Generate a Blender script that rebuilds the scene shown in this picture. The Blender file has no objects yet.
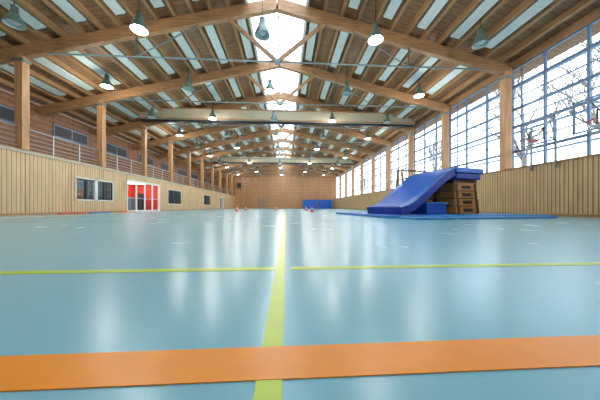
import bpy, math, random
from mathutils import Vector, Matrix
random.seed(7)
scene=bpy.context.scene
scene.view_settings.view_transform='Standard'
F=235.0; TH=math.atan(14/F); S=math.sin(TH); C=math.cos(TH); H=0.36
XL=-11.3; XR=10.5; YF=52.5; YB=-2.6; XC=-0.4; BAY=4.35; Y0=10.8
def w(cx,cz): return (cx*C+cz*S, cz*C-cx*S)
def lin(c):
    r=[]
    for v in c:
        v=v/255.0
        r.append(v/12.92 if v<=0.04045 else ((v+0.055)/1.055)**2.4)
    return (r[0],r[1],r[2],1)
# ---------------- materials
def base(name):
    m=bpy.data.materials.new(name); m.use_nodes=True
    return m,m.node_tree,m.node_tree.nodes['Principled BSDF']
def plain(name,col,rough=0.5,metal=0.0,var=0.12,scale=6.0,spec=0.5):
    m,nt,b=base(name)
    n=nt.nodes.new('ShaderNodeTexNoise'); n.inputs['Scale'].default_value=scale; n.inputs['Detail'].default_value=3
    tc=nt.nodes.new('ShaderNodeTexCoord'); nt.links.new(tc.outputs['Object'],n.inputs['Vector'])
    r=nt.nodes.new('ShaderNodeValToRGB'); c=lin(col)
    r.color_ramp.elements[0].position=.3; r.color_ramp.elements[1].position=.7
    r.color_ramp.elements[0].color=(c[0]*(1-var),c[1]*(1-var),c[2]*(1-var),1)
    r.color_ramp.elements[1].color=(min(1,c[0]*(1+var)),min(1,c[1]*(1+var)),min(1,c[2]*(1+var)),1)
    nt.links.new(n.outputs['Fac'],r.inputs['Fac']); nt.links.new(r.outputs['Color'],b.inputs['Base Color'])
    b.inputs['Roughness'].default_value=rough; b.inputs['Metallic'].default_value=metal
    b.inputs['Specular IOR Level'].default_value=spec
    return m
def wood(name,col,grain=(8,0.6,8),slat=None,pitch=0.15,gw=0.14,rough=0.5,var=0.25,panel=None,dark=0.35):
    m,nt,b=base(name)
    L=nt.links.new
    tc=nt.nodes.new('ShaderNodeTexCoord'); mp=nt.nodes.new('ShaderNodeMapping')
    mp.inputs['Scale'].default_value=grain; L(tc.outputs['Object'],mp.inputs['Vector'])
    n=nt.nodes.new('ShaderNodeTexNoise'); n.inputs['Scale'].default_value=1.5; n.inputs['Detail'].default_value=5
    L(mp.outputs['Vector'],n.inputs['Vector'])
    r=nt.nodes.new('ShaderNodeValToRGB'); c=lin(col)
    r.color_ramp.elements[0].position=.3; r.color_ramp.elements[1].position=.7
    r.color_ramp.elements[0].color=(c[0]*(1-var),c[1]*(1-var*1.1),c[2]*(1-var*1.15),1)
    r.color_ramp.elements[1].color=(min(1,c[0]*(1+var)),min(1,c[1]*(1+var)),min(1,c[2]*(1+var)),1)
    L(n.outputs['Fac'],r.inputs['Fac'])
    out=r.outputs['Color']
    if slat is not None:
        sp=nt.nodes.new('ShaderNodeSeparateXYZ'); L(tc.outputs['Object'],sp.inputs[0])
        def groove(axis,p,g,d,inp):
            mu=nt.nodes.new('ShaderNodeMath'); mu.operation='DIVIDE'; mu.inputs[1].default_value=p; L(sp.outputs[axis],mu.inputs[0])
            fr=nt.nodes.new('ShaderNodeMath'); fr.operation='FRACT'; L(mu.outputs[0],fr.inputs[0])
            lt=nt.nodes.new('ShaderNodeMath'); lt.operation='LESS_THAN'; lt.inputs[1].default_value=g; L(fr.outputs[0],lt.inputs[0])
            mx=nt.nodes.new('ShaderNodeMix'); mx.data_type='RGBA'; mx.blend_type='MULTIPLY'
            L(lt.outputs[0],mx.inputs['Factor']); L(inp,mx.inputs[6]); mx.inputs[7].default_value=(d,d*.85,d*.7,1)
            return mx.outputs[2]
        out=groove(slat,pitch,gw,dark,out)
        if panel: 
            for ax,p,g in panel: out=groove(ax,p,g,0.45,out)
    L(out,b.inputs['Base Color']); b.inputs['Roughness'].default_value=rough
    return m
M={}
M['panelL']=wood('slatted_wood_left',(216,184,138),(1,4,0.5),1,0.17,0.16,panel=[(1,2.175,0.02)],rough=.45,var=.16)
M['panelR']=wood('slatted_wood_right',(208,176,128),(1,4,0.5),1,0.14,0.25,rough=.5,var=.16)
M['panelF']=wood('wood_panel_far',(186,136,92),(3,1,3),0,1.25,0.04,panel=[(2,0.7,0.07)],rough=.4,dark=.6)
M['gallery']=wood('gallery_wall_wood',(146,104,74),(1,2,6),2,0.32,0.1,panel=[(1,1.45,0.03)],rough=.6)
M['beam']=wood('glulam_beam',(172,130,90),(1.2,8,8),rough=.5)
M['col']=wood('glulam_column',(192,144,98),(8,8,0.6),rough=.5)
M['purlin']=wood('purlin_wood',(168,128,88),(8,0.5,8),rough=.55)
M['deck']=wood('roof_deck_wood',(146,108,74),(1,5,4),1,0.2,0.1,rough=.6,dark=.6)
M['white']=plain('white_acoustic_panel',(210,220,214),.7,var=.04)
M['box']=plain('pale_housing',(190,180,156),.55,var=.06)
M['steel']=plain('painted_steel',(120,140,140),.4,.4)
M['frame']=plain('blue_grey_window_frame',(100,130,162),.4,.1,var=.06)
M['rail']=plain('galvanised_rail',(186,190,192),.35,.5,var=.05)
M['dark']=plain('dark_interior',(38,40,46),.5)
M['grey']=plain('blue_grey_room_wall',(104,122,138),.6)
M['black']=plain('black_metal',(34,35,38),.4)
M['red']=plain('red_wall_paint',(206,52,34),.5,var=.06)
M['whitef']=plain('white_frame',(228,230,228),.4,var=.03)
M['concrete']=plain('concrete',(160,154,146),.7)
M['plaster']=plain('plaster',(214,206,192),.8)
M['blue']=plain('blue_vinyl_mat',(28,96,196),.34,var=.08,scale=3)
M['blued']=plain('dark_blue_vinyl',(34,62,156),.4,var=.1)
M['bluel']=plain('light_blue_mat',(54,134,200),.45,var=.06)
M['orange']=plain('orange_plastic',(250,104,24),.4)
M['redp']=plain('red_plastic',(216,40,40),.4)
M['yl']=plain('yellow_line',(190,212,66),.34,var=.03,scale=20)
M['ol']=plain('orange_line',(244,148,42),.34,var=.03,scale=14)
M['bl']=plain('blue_line',(70,120,180),.35,var=.05)
M['boxwood']=wood('vaulting_box_wood',(184,126,62),(1,8,8),rough=.4)
M['leather']=plain('brown_leather',(84,52,36),.5)
M['bark']=plain('bark',(128,116,108),.9,var=.2)
M['grass']=plain('winter_grass',(196,202,198),.9,var=.2,scale=.5)
M['shade']=plain('lamp_shade_green_grey',(110,134,124),.35,.2)
def emis(name,col,st):
    m,nt,b=base(name); b.inputs['Emission Color'].default_value=(*col,1); b.inputs['Emission Strength'].default_value=st
    b.inputs['Base Color'].default_value=(*col,1); return m
M['bulb']=emis('lamp_bulb',(1,.96,.88),34)
M['fill_panel']=emis('added_fill_panel',(1,.97,.92),6)  # added glow for the rooms behind the left openings, no known fixture
def glass(name,tint,k):
    m,nt,b=base(name); nt.nodes.remove(b)
    o=nt.nodes['Material Output']; t=nt.nodes.new('ShaderNodeBsdfTransparent'); t.inputs[0].default_value=(*tint,1)
    gl=nt.nodes.new('ShaderNodeBsdfGlossy'); gl.inputs['Roughness'].default_value=.03
    lw=nt.nodes.new('ShaderNodeLayerWeight'); pw=nt.nodes.new('ShaderNodeMath'); pw.operation='POWER'; pw.inputs[1].default_value=5
    nt.links.new(lw.outputs['Facing'],pw.inputs[0])
    mu=nt.nodes.new('ShaderNodeMath'); mu.operation='MULTIPLY_ADD'; mu.inputs[1].default_value=k; mu.inputs[2].default_value=.03
    nt.links.new(pw.outputs[0],mu.inputs[0])
    mx=nt.nodes.new('ShaderNodeMixShader'); nt.links.new(mu.outputs[0],mx.inputs[0])
    nt.links.new(t.outputs[0],mx.inputs[1]); nt.links.new(gl.outputs[0],mx.inputs[2]); nt.links.new(mx.outputs[0],o.inputs[0])
    return m
M['glass']=glass('window_glass',(.97,.985,1.0),.2)
M['dglass']=glass('door_glass',(.9,.94,.94),.4)
# floor
m,nt,b=base('teal_sports_floor'); L=nt.links.new
tc=nt.nodes.new('ShaderNodeTexCoord')
n=nt.nodes.new('ShaderNodeTexNoise'); n.inputs['Scale'].default_value=.5; n.inputs['Detail'].default_value=2; L(tc.outputs['Object'],n.inputs['Vector'])
r=nt.nodes.new('ShaderNodeValToRGB'); r.color_ramp.elements[0].position=.3; r.color_ramp.elements[1].position=.7
r.color_ramp.elements[0].color=lin((126,184,200)); r.color_ramp.elements[1].color=lin((132,190,205)); L(n.outputs['Fac'],r.inputs['Fac']); L(r.outputs['Color'],b.inputs['Base Color'])
n2=nt.nodes.new('ShaderNodeTexNoise'); n2.inputs['Scale'].default_value=1.5; n2.inputs['Detail'].default_value=2; L(tc.outputs['Object'],n2.inputs['Vector'])
mr=nt.nodes.new('ShaderNodeMapRange'); mr.inputs['To Min'].default_value=.24; mr.inputs['To Max'].default_value=.29; L(n2.outputs['Fac'],mr.inputs['Value']); L(mr.outputs[0],b.inputs['Roughness'])
b.inputs['Specular IOR Level'].default_value=.5
M['floor']=m
# ---------------- mesh builder
class MB:
    def __init__(s): s.v=[];s.f=[];s.m=[];s.mats=[];s.sm=[]
    def mi(s,k):
        if k not in s.mats: s.mats.append(k)
        return s.mats.index(k)
    def face(s,idx,k,sm=False): s.f.append(idx);s.m.append(s.mi(k));s.sm.append(sm)
    def hexa(s,p,k):
        i=len(s.v); s.v+= [tuple(q) for q in p]
        for q in ((0,3,2,1),(4,5,6,7),(0,1,5,4),(1,2,6,5),(2,3,7,6),(3,0,4,7)): s.face([i+a for a in q],k)
    def box(s,x0,x1,y0,y1,z0,z1,k):
        s.hexa([(x0,y0,z0),(x1,y0,z0),(x1,y1,z0),(x0,y1,z0),(x0,y0,z1),(x1,y0,z1),(x1,y1,z1),(x0,y1,z1)],k)
    def pane(s,x,y0,y1,z0,z1,k):
        i=len(s.v); s.v+=[(x,y0,z0),(x,y1,z0),(x,y1,z1),(x,y0,z1)]; s.face([i,i+1,i+2,i+3],k)
    def beam(s,p,q,wd,ht,k,up=(0,0,1)):
        p=Vector(p);q=Vector(q);d=(q-p).normalized();u=Vector(up)
        sd=d.cross(u).normalized(); u=sd.cross(d).normalized(); a=sd*wd/2;b2=u*ht/2
        s.hexa([p-a-b2,p+a-b2,q+a-b2,q-a-b2,p-a+b2,p+a+b2,q+a+b2,q-a+b2],k)
    def tube(s,p,q,r0,r1,k,n=6,cap=True):
        p=Vector(p);q=Vector(q);d=(q-p).normalized()
        u=Vector((0,0,1)) if abs(d.z)<.9 else Vector((1,0,0))
        a=d.cross(u).normalized();b2=d.cross(a)
        i=len(s.v)
        for c,rr in((p,r0),(q,r1)):
            for j in range(n):
                t=2*math.pi*j/n; s.v.append(tuple(c+a*math.cos(t)*rr+b2*math.sin(t)*rr))
        for j in range(n): s.face([i+j,i+(j+1)%n,i+n+(j+1)%n,i+n+j],k,n>5)
        if cap: s.face([i+j for j in range(n)],k); s.face([i+n+j for j in range(n)],k)
    def path(s,pts,r,k,n=6):
        for a,b2 in zip(pts,pts[1:]): s.tube(a,b2,r,r,k,n)
    def lathe(s,prof,k,n=20,c=(0,0,0)):
        i=len(s.v)
        for rr,z in prof:
            for j in range(n):
                t=2*math.pi*j/n; s.v.append((c[0]+rr*math.cos(t),c[1]+rr*math.sin(t),c[2]+z))
        for a in range(len(prof)-1):
            for j in range(n): s.face([i+a*n+j,i+a*n+(j+1)%n,i+(a+1)*n+(j+1)%n,i+(a+1)*n+j],k,True)
    def disk(s,rr,z,k,n=20,c=(0,0,0)):
        i=len(s.v)
        for j in range(n):
            t=2*math.pi*j/n; s.v.append((c[0]+rr*math.cos(t),c[1]+rr*math.sin(t),c[2]+z))
        s.face([i+j for j in range(n)],k)
    def mesh(s,name):
        me=bpy.data.meshes.new(name); me.from_pydata(s.v,[],s.f)
        for k in s.mats: me.materials.append(M[k])
        me.polygons.foreach_set('material_index',s.m); me.polygons.foreach_set('use_smooth',s.sm); me.update()
        return me
    def obj(s,name,bevel=0):
        o=bpy.data.objects.new(name,s.mesh(name)); scene.collection.objects.link(o)
        if bevel:
            md=o.modifiers.new('bevel','BEVEL'); md.width=bevel; md.segments=3; md.limit_method='ANGLE'; md.angle_limit=math.radians(40)
        return o
def rz(x): return 9.6-0.2385*abs(x-XC)
# ---------------- shell
XG=-14.9
mb=MB(); mb.box(XL-.0,XR+.6,YB-.2,YF+.2,-.2,0,'floor'); mb.obj('floor')
GZ=2.69
openings=[(13.3,16.1,.72,2.0),(17.4,21.8,0,2.35),(23.2,26.1,.6,2.1),(33,36,.6,2.1),(41,43,0,2.1)]
mb=MB(); y=YB
for a,b_,z0,z1 in openings:
    mb.box(XL-.2,XL,y,a,0,GZ,'panelL')
    if z0>0: mb.box(XL-.2,XL,a,b_,0,z0,'panelL')
    mb.box(XL-.2,XL,a,b_,z1,GZ,'panelL'); y=b_
mb.box(XL-.2,XL,y,YF,0,GZ,'panelL')
mb.box(XL-.26,XL+.04,YB,YF,GZ,GZ+.14,'box')
mb.box(XG-.2,XG,YB,YF,0,6.5,'gallery')
mb.obj('wall_left')
mb=MB(); mb.box(XG,XL-.2,YB,YF,GZ-.25,GZ-.02,'concrete'); mb.box(XG,XL-.2,YB,YF,-.2,-.0,'concrete'); mb.obj('gallery_floor')
# rooms behind left openings
mb=MB()
mb.box(XL-2.6,XL-2.5,17.0,24.2,0,2.43,'plaster'); mb.box(XL-2.5,XL-.2,17.0,17.1,0,2.43,'plaster'); mb.box(XL-2.5,XL-.2,22.1,22.2,0,2.43,'red')
mb.box(XL-2.49,XL-2.42,19.2,22.1,.95,2.3,'red'); mb.box(XL-2.49,XL-2.42,17.8,18.9,0,2.05,'red')
mb.box(XL-2.49,XL-2.3,19.6,20.6,0,.9,'dark'); mb.box(XL-2.4,XL-2.0,21.0,21.8,0,1.2,'grey'); mb.box(XL-1.4,XL-1.0,20.8,21.3,0,1.5,'dark')
mb.box(XL-2.2,XL-.6,17.6,21.6,2.37,2.42,'fill_panel')  # added glowing panel that lifts the dark lobby
mb.obj('wall_lobby')
mb=MB()
for a,b_ in((12.6,16.8),(22.5,26.6),(32.5,36.5),(40.5,43.5)):
    mb.box(XL-1.6,XL-1.5,a,b_,0,2.43,'grey'); mb.box(XL-1.1,XL-.9,a+.5,b_-.5,2.37,2.42,'fill_panel')  # glowing panel added to brighten each storage room
    mb.box(XL-1.5,XL-.22,a,a+.05,0,2.43,'grey'); mb.box(XL-1.5,XL-.22,b_-.05,b_,0,2.43,'grey')
    mb.box(XL-1.5,XL-1.2,a+.9,a+1.7,0,1.6,'dark'); mb.box(XL-1.5,XL-1.2,a+2.2,a+2.7,0,1.4,'boxwood')
mb.obj('wall_storage')
def win(name,a,b_,z0,z1,n,door=False):
    mb=MB(); x0,x1=XL-.10,XL+.03; t=.07; k='whitef'; k2='black'
    mb.box(x0,x1,a,b_,z1-t,z1,k)
    mb.box(x0,x1,a,b_,z0,z0+(t if not door else .02),k)
    mb.box(x0,x1,a,a+t,z0,z1,k); mb.box(x0,x1,b_-t,b_,z0,z1,k)
    if n==4 and not door: mb.box(x0,x1,(a+b_)/2-.1,(a+b_)/2+.1,z0,z1,k)
    for i in range(n):
        ya=a+t+(b_-a-2*t)*i/n; yb=a+t+(b_-a-2*t)*(i+1)/n
        for q in((ya,ya+.06,z0+.05,z1-t),(yb-.06,yb,z0+.05,z1-t),(ya+.06,yb-.06,z0+.05,z0+.12),(ya+.06,yb-.06,z1-t-.07,z1-t)):
            mb.box(x0+.04,x1-.03,q[0],q[1],q[2],q[3],k2 if not door else k)
        if door and z1>2.2: 
            mb.box(x0+.04,x1-.03,ya+.06,yb-.06,1.0,1.05,'rail')
        mb.pane(x0+.06,ya+.06,yb-.06,z0+.12,z1-t-.07,'dglass')
    return mb.obj(name)
win('window_1',13.3,16.1,.72,2.0,4); win('door_1',17.4,21.8,0,2.35,4,True); win('window_2',23.2,26.1,.6,2.1,3)
win('window_3',33,36,.6,2.1,3); win('door_2',41,43,0,2.1,2,True)
# right wall
mb=MB(); mb.box(XR,XR+.12,YB,YF,0,2.1,'panelR'); mb.box(XR-.04,XR+.6,YB,YF,2.1,2.16,'purlin'); mb.box(XR+.5,XR+.62,YB,YF,-.2,2.1,'panelR')
mb.box(XR+.42,XR+.66,YB,YF,7.0,7.36,'purlin'); mb.obj('wall_right')
def gable(name,y0,y1,k,front):
    mb=MB()
    xs=[XG-.2,XC-1.4,XC,XC+1.4,XR+.66]
    for a,b_ in zip(xs,xs[1:]):
        za,zb=rz(a)+.45,rz(b_)+.45
        mb.hexa([(a,y0,-.0),(b_,y0,0),(b_,y1,0),(a,y1,0),(a,y0,za),(b_,y0,zb),(b_,y1,zb),(a,y1,za)],k)
    return mb
mb=gable('wall_far',YF,YF+.3,'panelF',True)
mb.box(XL,XR,YF-.06,YF,2.7,2.85,'beam'); mb.box(XL,XR,YF-.06,YF,5.6,5.75,'beam')
for x in (-8,-4.2,3.4,7.2): mb.box(x-.15,x+.15,YF-.12,YF,0,rz(x)-.2,'beam')
mb.obj('wall_far')
gable('wall_back',YB-.3,YB,'plaster',False).obj('wall_back')
mb=MB(); mb.box(XL,XL+.02,YB,17.4,0,.1,'purlin'); mb.box(XL,XL+.02,21.8,YF,0,.1,'purlin'); mb.obj('baseboard_left')
mb=MB(); mb.box(XR-.02,XR,YB,YF,0,.1,'purlin'); mb.obj('baseboard_right')
# roof deck + purlins + white strips
def slab(xa,xb,y0,y1,dz0,dz1,k):
    mb.hexa([(xa,y0,rz(xa)+dz0),(xb,y0,rz(xb)+dz0),(xb,y1,rz(xb)+dz0),(xa,y1,rz(xa)+dz0),(xa,y0,rz(xa)+dz1),(xb,y0,rz(xb)+dz1),(xb,y1,rz(xb)+dz1),(xa,y1,rz(xa)+dz1)],k)
SK=1.35
mb=MB()
slab(XG-.4,XC-SK,YB-.3,YF+.3,.48,.6,'deck'); slab(XC+SK,XR+1.6,YB-.3,YF+.3,.48,.6,'deck')
mb.obj('ceiling')
mb=MB()
for sgn in(-1,1):
    lim=(XC-XG) if sgn<0 else (XR+.5-XC)
    u=SK+.06
    while u<lim:
        x=XC+sgn*u
        slab(x-.06,x+.06,YB,YF,.26,.48,'purlin')
        u+=.775
mb.obj('ceiling_purlins')
mb=MB()
for sgn in(-1,1):
    lim=(XC-XG) if sgn<0 else (XR+.5-XC)
    u=SK+.06; i=0
    while u+.7<lim:
        if i%2==0:
            a=u+.17; b_=u+.56
            xa,xb=sorted((XC+sgn*a,XC+sgn*b_))
            yy=Y0-3*BAY-.3
            while yy<YF:
                slab(xa,xb,max(YB,yy+.35),min(YF,yy+BAY-.35),.27,.34,'white'); yy+=BAY
        u+=.775; i+=1
mb.obj('ceiling_acoustic_panels')
# skylight
mb=MB(); ZS=rz(XC+SK)+.5
for sgn in(-1,1):
    x=XC+sgn*SK; mb.box(x-.05,x+.05,YB,YF,ZS-.3,ZS+.25,'whitef')
y=YB
while y<YF:
    for sgn in(-1,1): mb.beam((XC+sgn*SK,y,ZS+.25),(XC,y,ZS+.75),.05,.05,'rail')
    y+=.725
mb.beam((XC,YB,ZS+.75),(XC,YF,ZS+.75),.06,.07,'rail')
for sgn in(-1,1):
    i=len(mb.v); mb.v+=[(XC+sgn*SK,YB,ZS+.27),(XC,YB,ZS+.77),(XC,YF,ZS+.77),(XC+sgn*SK,YF,ZS+.27)]; mb.face([i,i+1,i+2,i+3],'glass')
mb.obj('window_skylight')
# trusses
ys=[Y0+BAY*k for k in range(-3,10)]
def truss():
    mb=MB()
    for sgn,xe in((-1,XG+.02),(1,XR+.42)):
        mb.beam((xe,0,rz(xe)),(XC,0,rz(XC)),.22,.5,'beam')
    zt=7.05
    mb.tube((XL+.15,0,zt-.05),(XR,0,zt-.05),.035,.035,'steel',8)
    for u in(-2.3,2.3): mb.beam((XC,0,zt-.05),(XC+u,0,rz(XC+u)-.1),.14,.14,'beam')
    for u in(-6.2,6.2):
        mb.tube((XC+u,0,zt-.05),(XC+u,0,rz(XC+u)-.1),.03,.03,'steel',6)
        mb.tube((XC+u,0,zt-.05),(XC+u*.55,0,rz(XC+u*.55)-.2),.025,.025,'steel',6)
    mb.box(XC-.12,XC+.12,-.1,.1,zt-.12,zt+.04,'steel')
    mb.box(XL-.2+.02,XL+.12,-.15,.15,GZ+.14,rz(XL)-.1,'col')
    mb.box(XR-.02,XR+.34,-.15,.15,2.16,rz(XR)-.1,'col')
    for x in(XL-.04,XR+.16): mb.box(x-.22,x+.22,-.17,.17,rz(x)-.42,rz(x)-.3,'steel')
    return mb.mesh('roof_truss')
tm=truss()
for y in ys:
    if y<YF-.3:
        o=bpy.data.objects.new('roof_truss',tm); o.location=(0,y,0); scene.collection.objects.link(o)
mb=MB(); mb.box(XL+.15,XR-.05,18.55,19.25,7.15,7.95,'box'); mb.box(XL+.15,XR-.05,18.5,18.55,7.12,7.2,'beam'); mb.box(XL+.15,XR-.05,18.5,18.55,7.9,7.98,'beam'); mb.box(XL+.15,XR-.05,18.8,19.0,7.0,7.15,'dark')
mb.obj('divider_curtain_housing')
mb=MB(); mb.box(XL+.15,XR-.05,35.9,36.5,7.15,7.9,'box'); mb.box(XL+.15,XR-.05,36.1,36.3,7.0,7.15,'dark'); mb.obj('divider_curtain_housing')
# right windows
XW=XR+.5
yy=[YB]+ys+[YF]; yy=[v for v in yy if YB<=v<=YF]; yy=sorted(set(yy)); wi=4
for a,b_ in zip(yy,yy[1:]):
    if b_-a<.3: continue
    mb=MB(); n=3 if b_-a>3 else 2
    rows=[2.16,3.0,4.2,5.05,6.15,7.0]
    for j in range(n+1):
        y=a+(b_-a)*j/n; t=.055 if j in(0,n) else .04
        mb.box(XW-.04,XW+.05,max(a,y-t),min(b_,y+t),2.16,7.0,'frame')
    for z in rows: mb.box(XW-.03,XW+.05,a,b_,max(2.16,z-.055),min(7.0,z+.055),'frame')
    for z in(3.5,4.62,5.6): mb.box(XW+.0,XW+.04,a,b_,z-.022,z+.022,'frame')
    for z in(2.9,4.1,5.3,6.4): mb.box(XW+.5,XW+.7,a,b_,z-.02,z+.03,'frame')
    mb.box(XW+.55,XW+.6,a+.05,a+.1,0,7.2,'frame')
    mb.pane(XW+.01,a,b_,2.16,7.0,'glass')
    mb.obj('window_%d'%wi); wi+=1
# railing
mb=MB()
y=YB+.3
while y<YF:
    mb.box(XL-.1,XL-.05,y-.03,y+.03,GZ+.14,GZ+1.1,'rail'); y+=1.45
for z,r_ in((1.1,.035),(.88,.018),(.68,.018),(.48,.018),(.3,.018)):
    mb.tube((XL-.08,YB,GZ+z),(XL-.08,YF,GZ+z),r_,r_,'rail',8)
mb.obj('gallery_railing')
mb=MB()
for k in range(-3,9):
    y=Y0+BAY*k+.8
    mb.box(XG,XG+.06,y,y+2.6,4.9,5.7,'frame'); mb.box(XG+.02,XG+.07,y+.08,y+1.25,4.98,5.62,'dark'); mb.box(XG+.02,XG+.07,y+1.35,y+2.52,4.98,5.62,'dark')
mb.obj('window_gallery')
# floor lines
mb=MB()
def ln(x0,x1,y0,y1,k,z=.002): mb.box(x0,x1,y0,y1,.0005,z,k)
ln(-.062,-.008,-2,26,'yl')
ln(-9,-.062,1.345,1.405,'yl'); ln(.03,9,1.345,1.405,'yl')
ln(-9.5,9.5,.49,.605,'ol',.003)
ln(-9.5,9.5,26,26.08,'yl'); ln(-9,-8.95,-2,44,'yl'); ln(9,9.05,-2,44,'yl')
ln(-9.6,-9.52,.6,44,'ol'); ln(9.5,9.58,.6,44,'ol')
ln(-7,7,6.0,6.04,'bl'); ln(-7,-6.95,6.05,24,'bl'); ln(6.95,7,6.05,24,'bl')
ln(-9,9,15,15.06,'yl'); ln(-9,9,34,34.1,'ol')
mb.obj('floor_court_lines')
# ---------------- lamps
def lampmesh(lit,x):
    mb=MB()
    mb.lathe([(.04,.42),(.1,.42),(.11,.2),(.15,.12),(.24,-.05),(.29,-.22)],'shade',24)
    mb.lathe([(.28,-.22),(.23,-.05),(.14,.1)],'white',24)
    mb.disk(.14,.1,'white'); mb.disk(.11,.42,'shade')
    if lit: mb.lathe([(.02,-.2),(.12,-.17),(.19,-.1),(.19,-.03),(.1,.05)],'bulb',20); mb.disk(.02,-.2,'bulb')
    else: mb.lathe([(.005,-.2),(.1,-.17),(.17,-.1),(.17,-.03),(.1,.05)],'whitef',20)
    mb.tube((0,0,.42),(0,0,rz(x)+.3-7.1),.015,.015,'black',6)
    return mb.mesh('pendant_lamp')
LX=[-9.7,-5.4,-.9,3.5,7.8]; cache={}
ld=bpy.data.lights.new('lamp_light','POINT'); ld.energy=165; ld.color=(1,.96,.9); ld.shadow_soft_size=.28
for r_ in range(-1,10):
    y=9.0+BAY*r_
    for i,x in enumerate(LX):
        lit=(i+r_)%2==1
        key=(lit,i)
        if key not in cache: cache[key]=lampmesh(lit,x)
        o=bpy.data.objects.new('pendant_lamp',cache[key]); o.location=(x,y,7.1); scene.collection.objects.link(o)
        if lit:
            l=bpy.data.objects.new('lamp_light',ld); scene.collection.objects.link(l); l.parent=o; l.location=(0,0,-.45)
# ---------------- mats
def quadmat(name,cor,z0,z1,k,ke):
    mb=MB(); p=[w(*c) for c in cor]
    mb.v+=[(a,b_,z0) for a,b_ in p]+[(a,b_,z1) for a,b_ in p]
    mb.face([0,3,2,1],k); mb.face([4,5,6,7],k)
    for q in((0,1,5,4),(1,2,6,5),(2,3,7,6),(3,0,4,7)): mb.face(list(q),ke)
    return mb.obj(name,.02)
quadmat('gym_mat',[(1.9,12.4),(2.7,7.4),(4.6,7.55),(3.9,12.4)],0.003,.09,'blue','bluel')
quadmat('gym_mat',[(3.2,6.5),(8.1,7.4),(8.0,7.85),(3.1,7.3)],0.003,.06,'bluel','bluel')
quadmat('gym_mat',[(4.7,7.6),(8.7,7.95),(8.9,11.3),(4.1,11.3)],0.003,.09,'bluel','bluel')
# obstacle set : local frame, origin at the ramp's near low corner
A0=math.radians(19.4)-TH; OX,OY=w(3.45,8.05)
def place(o): o.location=(OX,OY,0); o.rotation_euler=(0,0,A0); return o
def profmat(name,top,th,y0,y1):
    mb=MB(); n=len(top); ny=6
    bot=[]
    for i,(x,z) in enumerate(top):
        a=top[max(0,i-1)]; b_=top[min(n-1,i+1)]
        d=Vector((b_[0]-a[0],b_[1]-a[1])).normalized(); bot.append((x+d.y*th,max(.095,z-d.x*th)))
    ring=top+bot[::-1]; N=len(ring)
    for j in range(ny+1):
        y=y0+(y1-y0)*j/ny
        for x,z in ring: mb.v.append((x,y,z))
    for j in range(ny):
        for i in range(N):
            a=j*N+i; b_=j*N+(i+1)%N
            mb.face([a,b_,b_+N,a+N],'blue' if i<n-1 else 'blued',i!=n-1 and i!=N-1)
    for j in(0,ny):
        for i in range(n-1):
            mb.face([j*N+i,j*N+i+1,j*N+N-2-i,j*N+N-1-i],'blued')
    mb.path([(x,y0-.005,z-.01) for x,z in top],.015,'bluel')
    return place(mb.obj(name))
profmat('crash_mat_slide',[(0,.36),(.3,.42),(.6,.56),(.95,.80),(1.35,1.10),(1.75,1.40),(2.1,1.63),(2.35,1.77),(2.52,1.83)],.28,0,1.95)
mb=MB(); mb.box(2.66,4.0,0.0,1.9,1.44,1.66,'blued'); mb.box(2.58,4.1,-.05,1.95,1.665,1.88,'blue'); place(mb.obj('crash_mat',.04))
mb=MB(); mb.box(1.45,2.45,.25,1.6,.095,.5,'blue'); mb.box(1.42,2.48,.2,1.65,.48,.54,'bluel'); place(mb.obj('foam_block_mat',.03))
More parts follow.
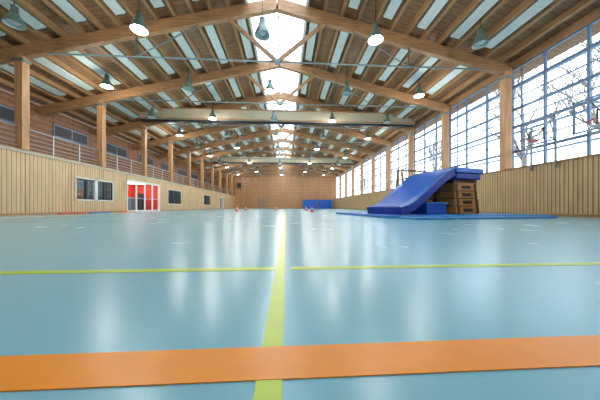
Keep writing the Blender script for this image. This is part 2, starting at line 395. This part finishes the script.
# climbing trestle behind the boxes
mb=MB()
for u in(2.3,4.35):
    for v0,v1 in((2.15,2.45),(2.95,2.65)):
        mb.beam((u,v0,.105),(u,v1,2.15),.06,.09,'boxwood',(1,0,0))
    for k in range(1,7):
        t=k/7.; mb.tube((u,2.15+.3*t,.092+2.05*t),(u,2.95-.3*t,.092+2.05*t),.02,.02,'leather',8)
mb.tube((2.2,2.5,2.12),(4.45,2.5,2.12),.03,.03,'leather',8); mb.tube((2.2,2.6,2.12),(4.45,2.6,2.12),.03,.03,'leather',8)
mb.beam((2.3,2.25,.8),(4.35,2.25,.8),.05,.08,'boxwood')
place(mb.obj('climbing_trestle'))
def vbox(x,y,z0=.092):
    mb=MB(); n=4; hh=1.2; wb,wt=.4,.28; L2=.66
    mb.box(-L2+.06,L2-.06,-.2,.2,.02,hh-.05,'dark')  # dark core painted in for the shade inside the hollow box
    for i in range(n):
        za=i*hh/n+.02; zb=(i+1)*hh/n-.015
        def hw(z): return wb+(wt-wb)*z/hh
        a0,a1=hw(za),hw(zb); t=.04
        lx0=L2-(za*.06); lx1=L2-(zb*.06)
        mid=(za+zb)/2
        for sg in(-1,1):
            mb.hexa([(-lx0,sg*a0-t/2,za),(lx0,sg*a0-t/2,za),(lx0,sg*a0+t/2,za),(-lx0,sg*a0+t/2,za),(-lx1,sg*a1-t/2,zb),(lx1,sg*a1-t/2,zb),(lx1,sg*a1+t/2,zb),(-lx1,sg*a1+t/2,zb)],'boxwood')
            mb.hexa([(sg*lx0-t/2,-a0,za),(sg*lx0+t/2,-a0,za),(sg*lx0+t/2,a0,za),(sg*lx0-t/2,a0,za),(sg*lx1-t/2,-a1,zb),(sg*lx1+t/2,-a1,zb),(sg*lx1+t/2,a1,zb),(sg*lx1-t/2,a1,zb)],'boxwood')
            mb.box(-.24,.24,sg*(a0+a1)/2-.04,sg*(a0+a1)/2+.04,mid-.06,mid+.06,'black')  # handle holes: black blocks stand in for the shade in the openings
            for xx in(-.52,.52): mb.box(xx-.06,xx+.06,sg*(a0+a1)/2-.036,sg*(a0+a1)/2+.036,za-.02,zb+.015,'leather')
    mb.box(-L2+.02,L2-.02,-wt-.02,wt+.02,hh,hh+.135,'leather')
    mb.box(-L2,L2,-wt-.03,wt+.03,hh-.02,hh+.02,'boxwood')
    o=mb.obj('vaulting_box',.008); ca,sa=math.cos(A0),math.sin(A0)
    o.location=(OX+x*ca-y*sa,OY+x*sa+y*ca,z0); o.rotation_euler=(0,0,A0); return o
vbox(3.34,.45); vbox(3.34,1.45)
for (cx0,px) in((0,303),(1,318)):
    cz=49.0; a=w((px-300)/F*cz,cz); 
    mb=MB(); mb.box(a[0],a[0]+2.9,a[1],a[1]+1.0,0.0,1.9,'blue')
    for z in(.48,.95,1.42): mb.box(a[0]-.01,a[0]+2.91,a[1]-.01,a[1]+1.0,z-.02,z+.02,'blued')
    mb.obj('stacked_crash_mat',.05)
def cone(px,py,k):
    cz=H*F/(py-207); a=w((px-300)/F*cz,cz); mb=MB()
    mb.box(-.13,.13,-.13,.13,0,.03,k); mb.lathe([(.1,.02),(.08,.2)],k); mb.lathe([(.08,.2),(.05,.3)],'whitef'); mb.lathe([(.05,.3),(.03,.44),(.0,.45)],k)
    o=mb.obj('traffic_cone'); o.location=(a[0],a[1],0)
for px,py,k in((237,211.5,'orange'),(246,210.5,'orange'),(312,212.2,'redp'),(306,210.8,'orange'),(276,210.6,'orange')): cone(px,py,k)
for y,k,x in((12.0,'redp',-10.9),(13.8,'blue',-10.9),(16.2,'orange',-10.9)):
    mb=MB(); mb.box(x-.12,x+.12,y,y+1.4,0,.06,k); mb.obj('foam_balance_beam',.02)
# ---------------- basketball
def hoop(name,x,y,bw,bh,zb):
    arm=XR-.08
    mb=MB(); t=.05; X0=x
    mb.pane(X0,y-bw/2,y+bw/2,zb,zb+bh,'glass')
    for q in((-bw/2,-bw/2+t,0,bh),(bw/2-t,bw/2,0,bh),(-bw/2,bw/2,0,t),(-bw/2,bw/2,bh-t,bh)):
        mb.box(X0-.015,X0+.035,y+q[0],y+q[1],zb+q[2],zb+q[3],'frame')
    for q in((-.3,-.25,.15,.6),(.25,.3,.15,.6),(-.3,.3,.15,.2),(-.3,.3,.55,.6)):
        mb.box(X0-.018,X0-.005,y+q[0],y+q[1],zb+q[2],zb+q[3],'black')
    cx=X0-.38; r=.225; zr=zb+.15
    pts=[(cx+r*math.cos(2*math.pi*i/20),y+r*math.sin(2*math.pi*i/20),zr) for i in range(21)]
    mb.path(pts,.014,'redp'); mb.box(X0-.17,X0,y-.08,y+.08,zr-.06,zr+.01,'redp')
    for i in range(12):
        for s_ in(0,1):
            prev=None
            for j in range(5):
                ang=2*math.pi*(i+(j*.5 if s_ else -j*.5))/12; rr=r*(1-.1*j); p=(cx+rr*math.cos(ang),y+rr*math.sin(ang),zr-.1*j)
                if prev: mb.tube(prev,p,.005,.005,'rail',4,False)
                prev=p
    for yy_ in(-.45,.45):
        mb.beam((X0+.03,y+yy_,zb+.15),(arm,y+yy_,zb+.15),.05,.05,'steel'); mb.beam((X0+.03,y+yy_,zb+bh-.15),(arm,y+yy_,zb+bh-.15),.05,.05,'steel')
        mb.beam((X0+.03,y+yy_,zb+bh-.15),(arm,y+yy_,zb+.15),.03,.03,'steel')
        mb.box(arm-.02,arm+.03,y+yy_-.03,y+yy_+.03,1.9,zb+bh-.1,'steel')
    mb.obj(name)
hoop('basketball_hoop',10.15,8.95,1.3,.95,2.9)
hoop('basketball_hoop',9.5,6.35,1.8,1.05,2.75)
hoop('basketball_hoop',9.9,30,1.8,1.05,2.9)
mb=MB(); mb.box(-10.6,-9.8,YF-.5,YF-.1,4.6,5.7,'black'); mb.box(-10.5,-9.9,YF-.52,YF-.5,4.7,5.6,'dark'); mb.obj('wall_loudspeaker')
mb=MB(); mb.box(-6.2,-4.6,YF-.1,YF-.0,0,2.2,'frame'); mb.box(-6.1,-5.42,YF-.12,YF-.08,.05,2.1,'purlin'); mb.box(-5.38,-4.7,YF-.12,YF-.08,.05,2.1,'purlin'); mb.obj('door_3')
# ---------------- outside
mb=MB(); mb.box(XR+1.7,90,-40,110,-.3,-.2,'grass'); mb.obj('ground_outside')
def tree(x,y,h,seed):
    rnd=random.Random(seed); mb=MB()
    def br(p,d,l,r,lv):
        n=3; q=p
        for i in range(n):
            d2=(d+Vector((rnd.uniform(-.18,.18),rnd.uniform(-.18,.18),rnd.uniform(-.05,.12)))).normalized()
            q2=q+d2*l/n; mb.tube(q,q2,r*(1-i*.2),r*(1-(i+1)*.2),'bark',5,False); q=q2; d=d2
            if lv>0 and i>0 or (lv>0 and lv<4):
                dd=(d+Vector((rnd.uniform(-1,1),rnd.uniform(-1,1),rnd.uniform(-.1,.6)))*.8).normalized()
                br(q,dd,l*.66,r*.5,lv-1)
        if lv>0:
            for _ in range(2):
                dd=(d+Vector((rnd.uniform(-1,1),rnd.uniform(-1,1),rnd.uniform(0,.5)))*.55).normalized(); br(q,dd,l*.72,r*.4,lv-1)
    br(Vector((0,0,-.2)),Vector((0,0,1)),h*.4,h*.026,5)
    o=mb.obj('bare_tree'); o.location=(x,y,0)
for i,(x,y,h) in enumerate(((18,10,11),(17,16,10),(24,13.5,14),(22,34,11),(19,4.5,12))): tree(x,y,h,i+3)
# ---------------- world
wd=bpy.data.worlds.new('overcast_sky'); scene.world=wd; wd.use_nodes=True
bg=wd.node_tree.nodes['Background']
g=wd.node_tree.nodes.new('ShaderNodeTexCoord'); sx=wd.node_tree.nodes.new('ShaderNodeSeparateXYZ'); wd.node_tree.links.new(g.outputs['Generated'],sx.inputs[0])
rp=wd.node_tree.nodes.new('ShaderNodeValToRGB'); rp.color_ramp.elements[0].color=(.82,.91,1,1); rp.color_ramp.elements[1].color=(.7,.85,1,1); rp.color_ramp.elements[1].position=.8
wd.node_tree.links.new(sx.outputs['Z'],rp.inputs['Fac']); wd.node_tree.links.new(rp.outputs['Color'],bg.inputs['Color']); bg.inputs['Strength'].default_value=4.9
# ---------------- camera
cd=bpy.data.cameras.new('camera'); cam=bpy.data.objects.new('camera',cd); scene.collection.objects.link(cam); scene.camera=cam
cd.sensor_width=36; cd.lens=36*F/600; cd.shift_y=7/600; cd.clip_start=.02; cd.clip_end=300
cam.location=(0,0,H); cam.rotation_euler=(math.radians(90),0,-TH)
